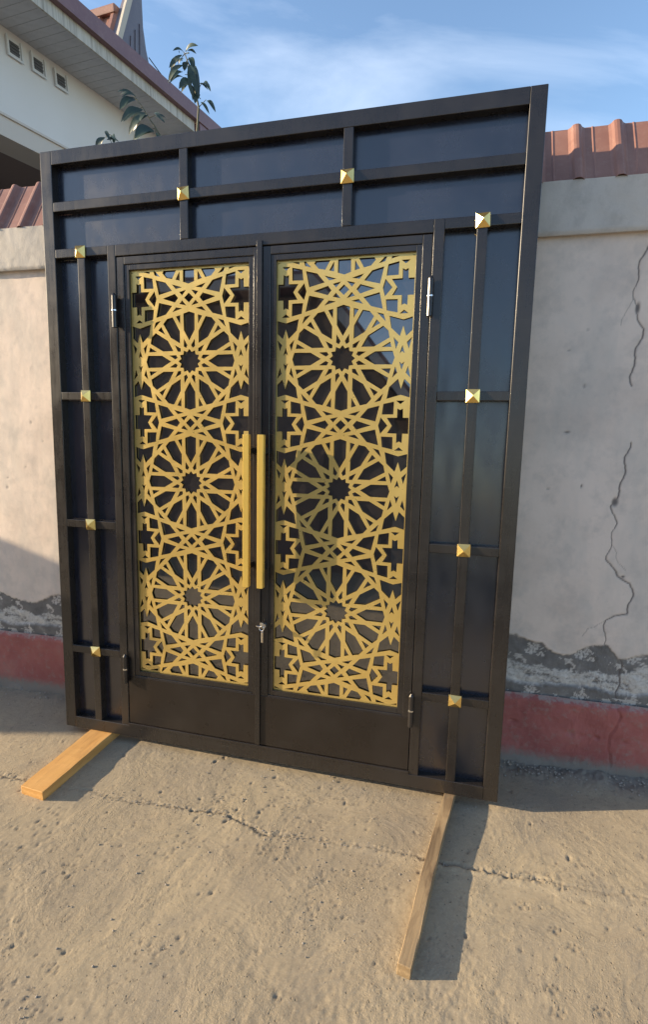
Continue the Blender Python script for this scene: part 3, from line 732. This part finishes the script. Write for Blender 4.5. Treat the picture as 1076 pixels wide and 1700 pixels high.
# ------------------------------------------------------------------ timber under the gate
def timber(name, label, p0, p1, w, h, m, group=None):
    p0, p1 = Vector(p0), Vector(p1); d = p1-p0; L = d.length; an = math.atan2(-d.x, d.y)
    bm = bmesh.new(); bm_box(bm, -w/2, w/2, 0, L, 0, h, 0.0016, 1)
    bmesh.ops.subdivide_edges(bm, edges=[e for e in bm.edges if abs((e.verts[0].co-e.verts[1].co).y) > L*0.5], cuts=14)
    for v in bm.verts:
        v.co.x += 0.0022*math.sin(v.co.y*9+v.co.z*20)+random.uniform(-.0009, .0009)
        if v.co.z > 0.01: v.co.z += 0.001*math.sin(v.co.y*13)-random.uniform(0, .0022)
    o = from_bm(name, bm, m); o.location = (p0.x, p0.y, 0.0005); o.rotation_euler = (0, 0, an)
    o['label'] = label; o['category'] = 'timber'
    return o
b1 = timber('wooden_plank', 'short wide orange pine plank under the left corner of the gate', (0.178, -0.437, 0), (0.228, 0.14, 0), 0.129, 0.0490, M_WOOD1)
b2 = timber('wooden_batten', 'long narrow weathered pine batten under the right side of the gate', (1.894, -0.772, 0), (2.036, 0.14, 0), 0.044, 0.0490, M_WOOD2)

# ------------------------------------------------------------------ house on the left
HA = rad(5.5116); dh = Vector((math.sin(HA), math.cos(HA), 0)); ln = Vector((-math.cos(HA), math.sin(HA), 0))
hp = Vector((CAM[0], CAM[1], 0))+3.0*dh+4.4*ln
house = root('white_house', 'cream rendered house with grey soffit and maroon roof edge behind the wall', 'house', hp, (0, 0, math.atan2(dh.y, dh.x)))
box('upper_wall', 0, 3.6, 0, 0.2, 4.15, 4.95, M_HWALL, house)
box('upper_wall', 3.4, 3.6, 0.2, 7, 0, 4.95, M_HWALL, house); box('upper_wall', 0, 0.2, 0.2, 7, 0, 4.95, M_HWALL, house)
box('drip_line', -0.02, 3.62, -0.03, -0.001, 4.145, 4.165, M_HBEAM, house)
box('porch_beam', 0, 3.6, -0.012, 0.3, 3.985, 4.148, M_HBEAM, house)
box('porch_pier', 3.2, 3.6, -0.01, 0.3, 0, 3.984, M_HBEAM, house)
box('porch_pier', 0, 0.4, -0.01, 0.3, 0, 3.984, M_HBEAM, house)
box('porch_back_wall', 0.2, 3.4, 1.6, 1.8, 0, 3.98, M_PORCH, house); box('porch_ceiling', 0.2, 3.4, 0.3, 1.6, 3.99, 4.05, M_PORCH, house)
vm = None
for a in (1.125, 1.375, 1.635):
    v = box('vent', a-0.075, a+0.075, -0.012, 0.001, 4.665, 4.815, M_WHITE, house, 0.003, 1)
    box('vent_grille', a-0.045, a+0.045, -0.018, -0.0125, 4.695, 4.785, M_GRILLE, v)
    for z in (4.715, 4.74, 4.765): box('vent_louvre', a-0.045, a+0.045, -0.026, -0.019, z-0.003, z+0.003, M_GRILLE, v)
    box('vent_trim', a-0.078, a+0.078, -0.026, -0.013, 4.662, 4.676, M_WHITE, v); box('vent_trim', a-0.078, a-0.064, -0.026, -0.013, 4.676, 4.818, M_WHITE, v)
    box('vent_trim', a+0.064, a+0.078, -0.026, -0.013, 4.676, 4.818, M_WHITE, v)
# soffit boards, each its own piece
bmx = bmesh.new(); bm_box(bmx, 0.0015, 0.0965, -0.476, -0.002, 0, 0.012, 0.002, 1)
sm = bpy.data.meshes.new('soffit_board'); bmx.to_mesh(sm); bmx.free(); sm.materials.append(M_SOFFIT)
for k in range(33):
    o = link_mesh('soffit_board', sm, None, house); o.location = (k*0.098, 0, 4.868+0.0006*random.uniform(-1, 1))
box('soffit_backing', 0, 3.6, -0.47, -0.003, 4.884, 4.9, M_SOFFIT, house)
fx = 0.0
for k in range(4):
    L_ = (0.83, 0.79, 0.80, 0.78)[k]; box('fascia_board', fx, fx+L_-0.004, -0.497, -0.478, 4.862, 5.0, M_FASCIA, house, 0.002, 1); fx += L_
box('roof_flashing', 0, 5.2, -0.56, -0.498, 4.972, 5.118, M_BAND, house, 0.004, 2)
box('roof_flashing', 3.24, 5.2, -0.545, -0.30, 4.72, 4.971, M_BAND, house, 0.003, 1)
corrug('roof_sheet', 0, 5.2, 0.2, -0.5, 5.09, 3.0, 5.95, 0.03, M_ROOF, house, 0.03, 0.0, 0.002)
box('soffit_end', 3.24, 3.6, -0.47, -0.003, 4.80, 4.866, M_HWALL, house)
# raised cross roof with swept gable
def prism(name, poly, l0, l1, m, parent):
    n = len(poly); V = [(a, l0, z) for a, z in poly]+[(a, l1, z) for a, z in poly]
    F = [tuple(range(n)), tuple(range(2*n-1, n-1, -1))]+[(i, i+n, (i+1) % n+n, (i+1) % n) for i in range(n)]
    bm = bmesh.new(); bv = [bm.verts.new(v) for v in V]
    for f in F: bm.faces.new([bv[i] for i in f])
    return from_bm(name, bm, m, parent)
prism('gable_board', [(2.30, 5.15), (2.37, 5.42), (2.56, 5.83), (2.72, 6.14), (2.80, 6.45), (2.91, 6.45), (2.87, 6.1), (2.86, 5.82), (2.89, 5.62), (2.96, 5.4), (3.05, 5.1)], -0.10, -0.02, M_FIN, house)
prism('verge_trim', [(2.30, 5.25), (2.36, 5.45), (2.535, 5.85), (2.69, 6.16), (2.77, 6.46), (2.81, 6.45), (2.735, 6.13), (2.60, 5.83), (2.43, 5.46), (2.38, 5.25)], -0.135, -0.103, M_VERGE, house)
for k_ in range(3):
    a0 = 2.56+0.085*k_; prism('gable_rib', [(a0, 5.2), (a0+0.016, 5.2), (a0+0.075, 5.62+0.10*k_), (a0+0.062, 5.62+0.10*k_)], -0.112, -0.1005, M_FIN, house)
def slope_ribs():
    # slope of the cross roof falling towards the yard; its ridge runs square to the eaves
    V, F = [], []; l = -0.02; pts = []
    while l < 3.2:
        for d_, h_ in ((0, 0), (0.02, 0.035), (0.06, 0.035), (0.08, 0)): pts.append((l+d_, h_))
        l += 0.19
    n = len(pts)
    for a, z in ((2.27, 5.1), (2.40, 5.47), (2.545, 5.80)):
        for L_, h_ in pts: V.append((a-h_*0.9, L_, z+h_*0.35))
    for j in range(2):
        for i in range(n-1): F.append((j*n+i, j*n+i+1, (j+1)*n+i+1, (j+1)*n+i))
    pydata('cross_roof_sheet', V, F, M_ROOF, house)
    box('ridge_cap', 2.49, 2.62, -0.02, 3.2, 5.79, 5.87, M_ROOF, house, 0.012, 2)
    prism('cross_roof_back', [(2.62, 5.79), (2.95, 5.3), (3.0, 5.05), (2.3, 5.05), (2.56, 5.79)], -0.015, 3.15, M_BAND, house)
slope_ribs()
# cable from the swept gable down towards the eave
bm = bmesh.new()
def HW(a, l, z): return hp+a*dh+l*ln+Vector((0, 0, z))
pts = [HW(2.93+0.45*t, -0.1-0.35*t, 5.57-0.42*t-0.10*math.sin(PI*t)*0.5) for t in [i/8 for i in range(9)]]
tube_path(bm, pts, [0.006]*9, 6); cb = from_bm('roof_cable', bm, M_CABLE)
cb['label'] = 'thin dark cable hanging from the swept gable to the roof edge'; cb['category'] = 'cable'

# ------------------------------------------------------------------ saplings behind the gate
LA = [([0.433, 3.574], [0.401, 3.56], 0.3), ([0.468, 3.563], [0.506, 3.552], 0.3), ([0.417, 3.545], [0.373, 3.492], 0.35), ([0.47, 3.544], [0.498, 3.488], 0.4), ([0.446, 3.529], [0.435, 3.49], 0.8), ([0.424, 3.498], [0.371, 3.442], 0.35), ([0.436, 3.469], [0.386, 3.425], 0.25), ([0.468, 3.505], [0.508, 3.381], 0.3), ([0.475, 3.432], [0.428, 3.385], 0.55), ([0.486, 3.422], [0.478, 3.347], 0.3), ([0.53, 3.415], [0.584, 3.378], 0.3), ([0.515, 3.368], [0.5, 3.319], 0.6), ([0.553, 3.337], [0.603, 3.276], 0.28)]
LB = [([0.096, 3.429], [0.029, 3.434], 0.2), ([0.087, 3.42], [0.023, 3.362], 0.5), ([0.124, 3.363], [0.046, 3.3], 0.5), ([0.172, 3.325], [0.089, 3.259], 0.5), ([0.191, 3.254], [0.122, 3.199], 0.6), ([0.222, 3.319], [0.277, 3.274], 0.25), ([0.213, 3.219], [0.26, 3.164], 0.4)]
SA = [[0.44, 3.564], [0.454, 3.531], [0.477, 3.46], [0.495, 3.37], [0.507, 3.306], [0.493, 3.205], [0.48, 3.115], [0.47, 2.2], [0.46, 1.0], [0.46, 0.0]]
SB = [[0.111, 3.407], [0.142, 3.368], [0.179, 3.311], [0.216, 3.255], [0.25, 3.205], [0.274, 3.136], [0.30, 2.4], [0.30, 1.0], [0.30, 0.0]]
LC = [([-0.097, 3.232], [-0.127, 3.204], 0.5), ([-0.077, 3.253], [-0.047, 3.203], 0.35), ([-0.052, 3.237], [-0.039, 3.195], 0.4), ([-0.06, 3.20], [-0.10, 3.15], 0.4)]
SC = [[-0.085, 3.255], [-0.06, 3.20], [-0.04, 3.12], [0.02, 2.6], [0.03, 1.2], [0.03, 0]]
def leaf_blade(parent, b, t, w, y):
    b = Vector((b[0], y+random.uniform(-.03, .03), b[1])); t = Vector((t[0], y-random.uniform(0, 0.05), t[1]))
    ax = t-b; L = ax.length*1.2; side = ax.cross(Vector((0.3, -1, 0.25))).normalized(); up_ = side.cross(ax).normalized()
    sag = Vector((0, 0, -1)); V, F = [], []
    n = 6
    for i in range(n+1):
        s = i/n; wd = w*L*0.40*math.sin(PI*min(1, s*0.93+0.03))**0.8 if i < n else 0.0005
        c = b+ax*1.12*s+up_*0.10*L*math.sin(PI*s)+Vector((0, 0, 0.10*L*math.sin(PI*s)))
        V += [tuple(c-side*wd+up_*wd*0.25), tuple(c), tuple(c+side*wd+up_*wd*0.25)]
    for i in range(n):
        for k in (0, 1):
            a = i*3+k; F.append((a, a+1, a+4, a+3))
    return pydata('leaf', V, F, M_LEAFG, parent, True)
def sapling(name, label, S_, L_, y, r):
    base = Vector((S_[-1][0], y, 0)); R_ = root(name, label, 'plant', base)
    bm = bmesh.new(); n = len(S_)
    pts = [Vector((p[0], y, p[1])) for p in S_]
    tube_path(bm, pts, [r*(0.35+0.65*min(1, i/6)) for i in range(n)], 7)
    for b, t, w in L_:
        q = min(pts, key=lambda p: (p.x-b[0])**2+(p.z-b[1])**2)
        cyl(bm, q, (b[0], y, b[1]), 0.0022, 0.0016, 5)
    st_ = from_bm('stem', bm, M_STEM, R_)
    st_.location = -base
    extra = []
    for b, t, w in L_:
        for _r in range(random.choice((1, 1, 2, 3))):
            j = lambda p, q=0.022: [p[0]+random.uniform(-q, q), p[1]+random.uniform(-q, q*0.6)]
            extra.append((j(b, 0.02), j(t, 0.035), min(0.42, w)*random.uniform(0.7, 1.0)))
    for b, t, w in L_+extra:
        o = leaf_blade(R_, b, t, w, y); o.location = -base
    return R_
sapling('leafy_sapling', 'tall slender sapling with drooping leaves against the sky above the gate', SA, LA, 0.9, 0.007)
sapling('leafy_sapling', 'broad leaved shoot against the cream house wall above the gate', SB, LB, 0.94, 0.006)
sapling('small_shoot', 'small shoot with tiny leaves just above the top left of the gate', SC, LC, 0.92, 0.004)

# ------------------------------------------------------------------ surroundings seen as reflections and shade
far = root('brown_house', 'brown rendered house across the yard behind the viewer with sloping roof', 'house', (0, -6.0, 0))
def yprism(name, poly, y0, y1, m):
    n = len(poly); bm = bmesh.new()
    bv = [bm.verts.new((x, y, z)) for y in (y0, y1) for x, z in poly]
    for f in [tuple(range(n)), tuple(range(2*n-1, n-1, -1))]+[(i, i+n, (i+1) % n+n, (i+1) % n) for i in range(n)]: bm.faces.new([bv[i] for i in f])
    return from_bm(name, bm, m, far)
yprism('wall', [(-9, 0), (1.0, 0), (1.0, 2.9), (-0.45, 4.5), (-9, 4.6)], -5, 0, M_BROWN)
yprism('roof', [(1.45, 2.55), (1.55, 2.66), (-0.40, 4.78), (-9.4, 4.85), (-9.4, 4.65), (-0.5, 4.56)], -5.3, 0.35, M_BAND)
yprism('verge_board', [(1.44, 2.48), (1.52, 2.60), (-0.42, 4.70), (-9.4, 4.76), (-9.4, 4.62), (-0.5, 4.52)], 0.352, 0.40, M_SOFFIT)
box('door', -1.2, -0.2, 0.001, 0.06, 0, 2.1, M_PORCH, far)
pier = root('shade_caster_pier', 'unseen brick pier added to cast shade on the lower left of wall and gate', 'pier', (-6.2, -0.65, 0))  # out of view, added only to throw the shade at lower left
H_P = 2.66
box('core', -0.18, 0.18, -0.89, 0.92, 0, H_P-0.06, M_BRICK, pier)
box('cap', -0.24, 0.24, -0.95, 0.92, H_P-0.06, H_P, M_BEAM, pier, 0.01, 1)
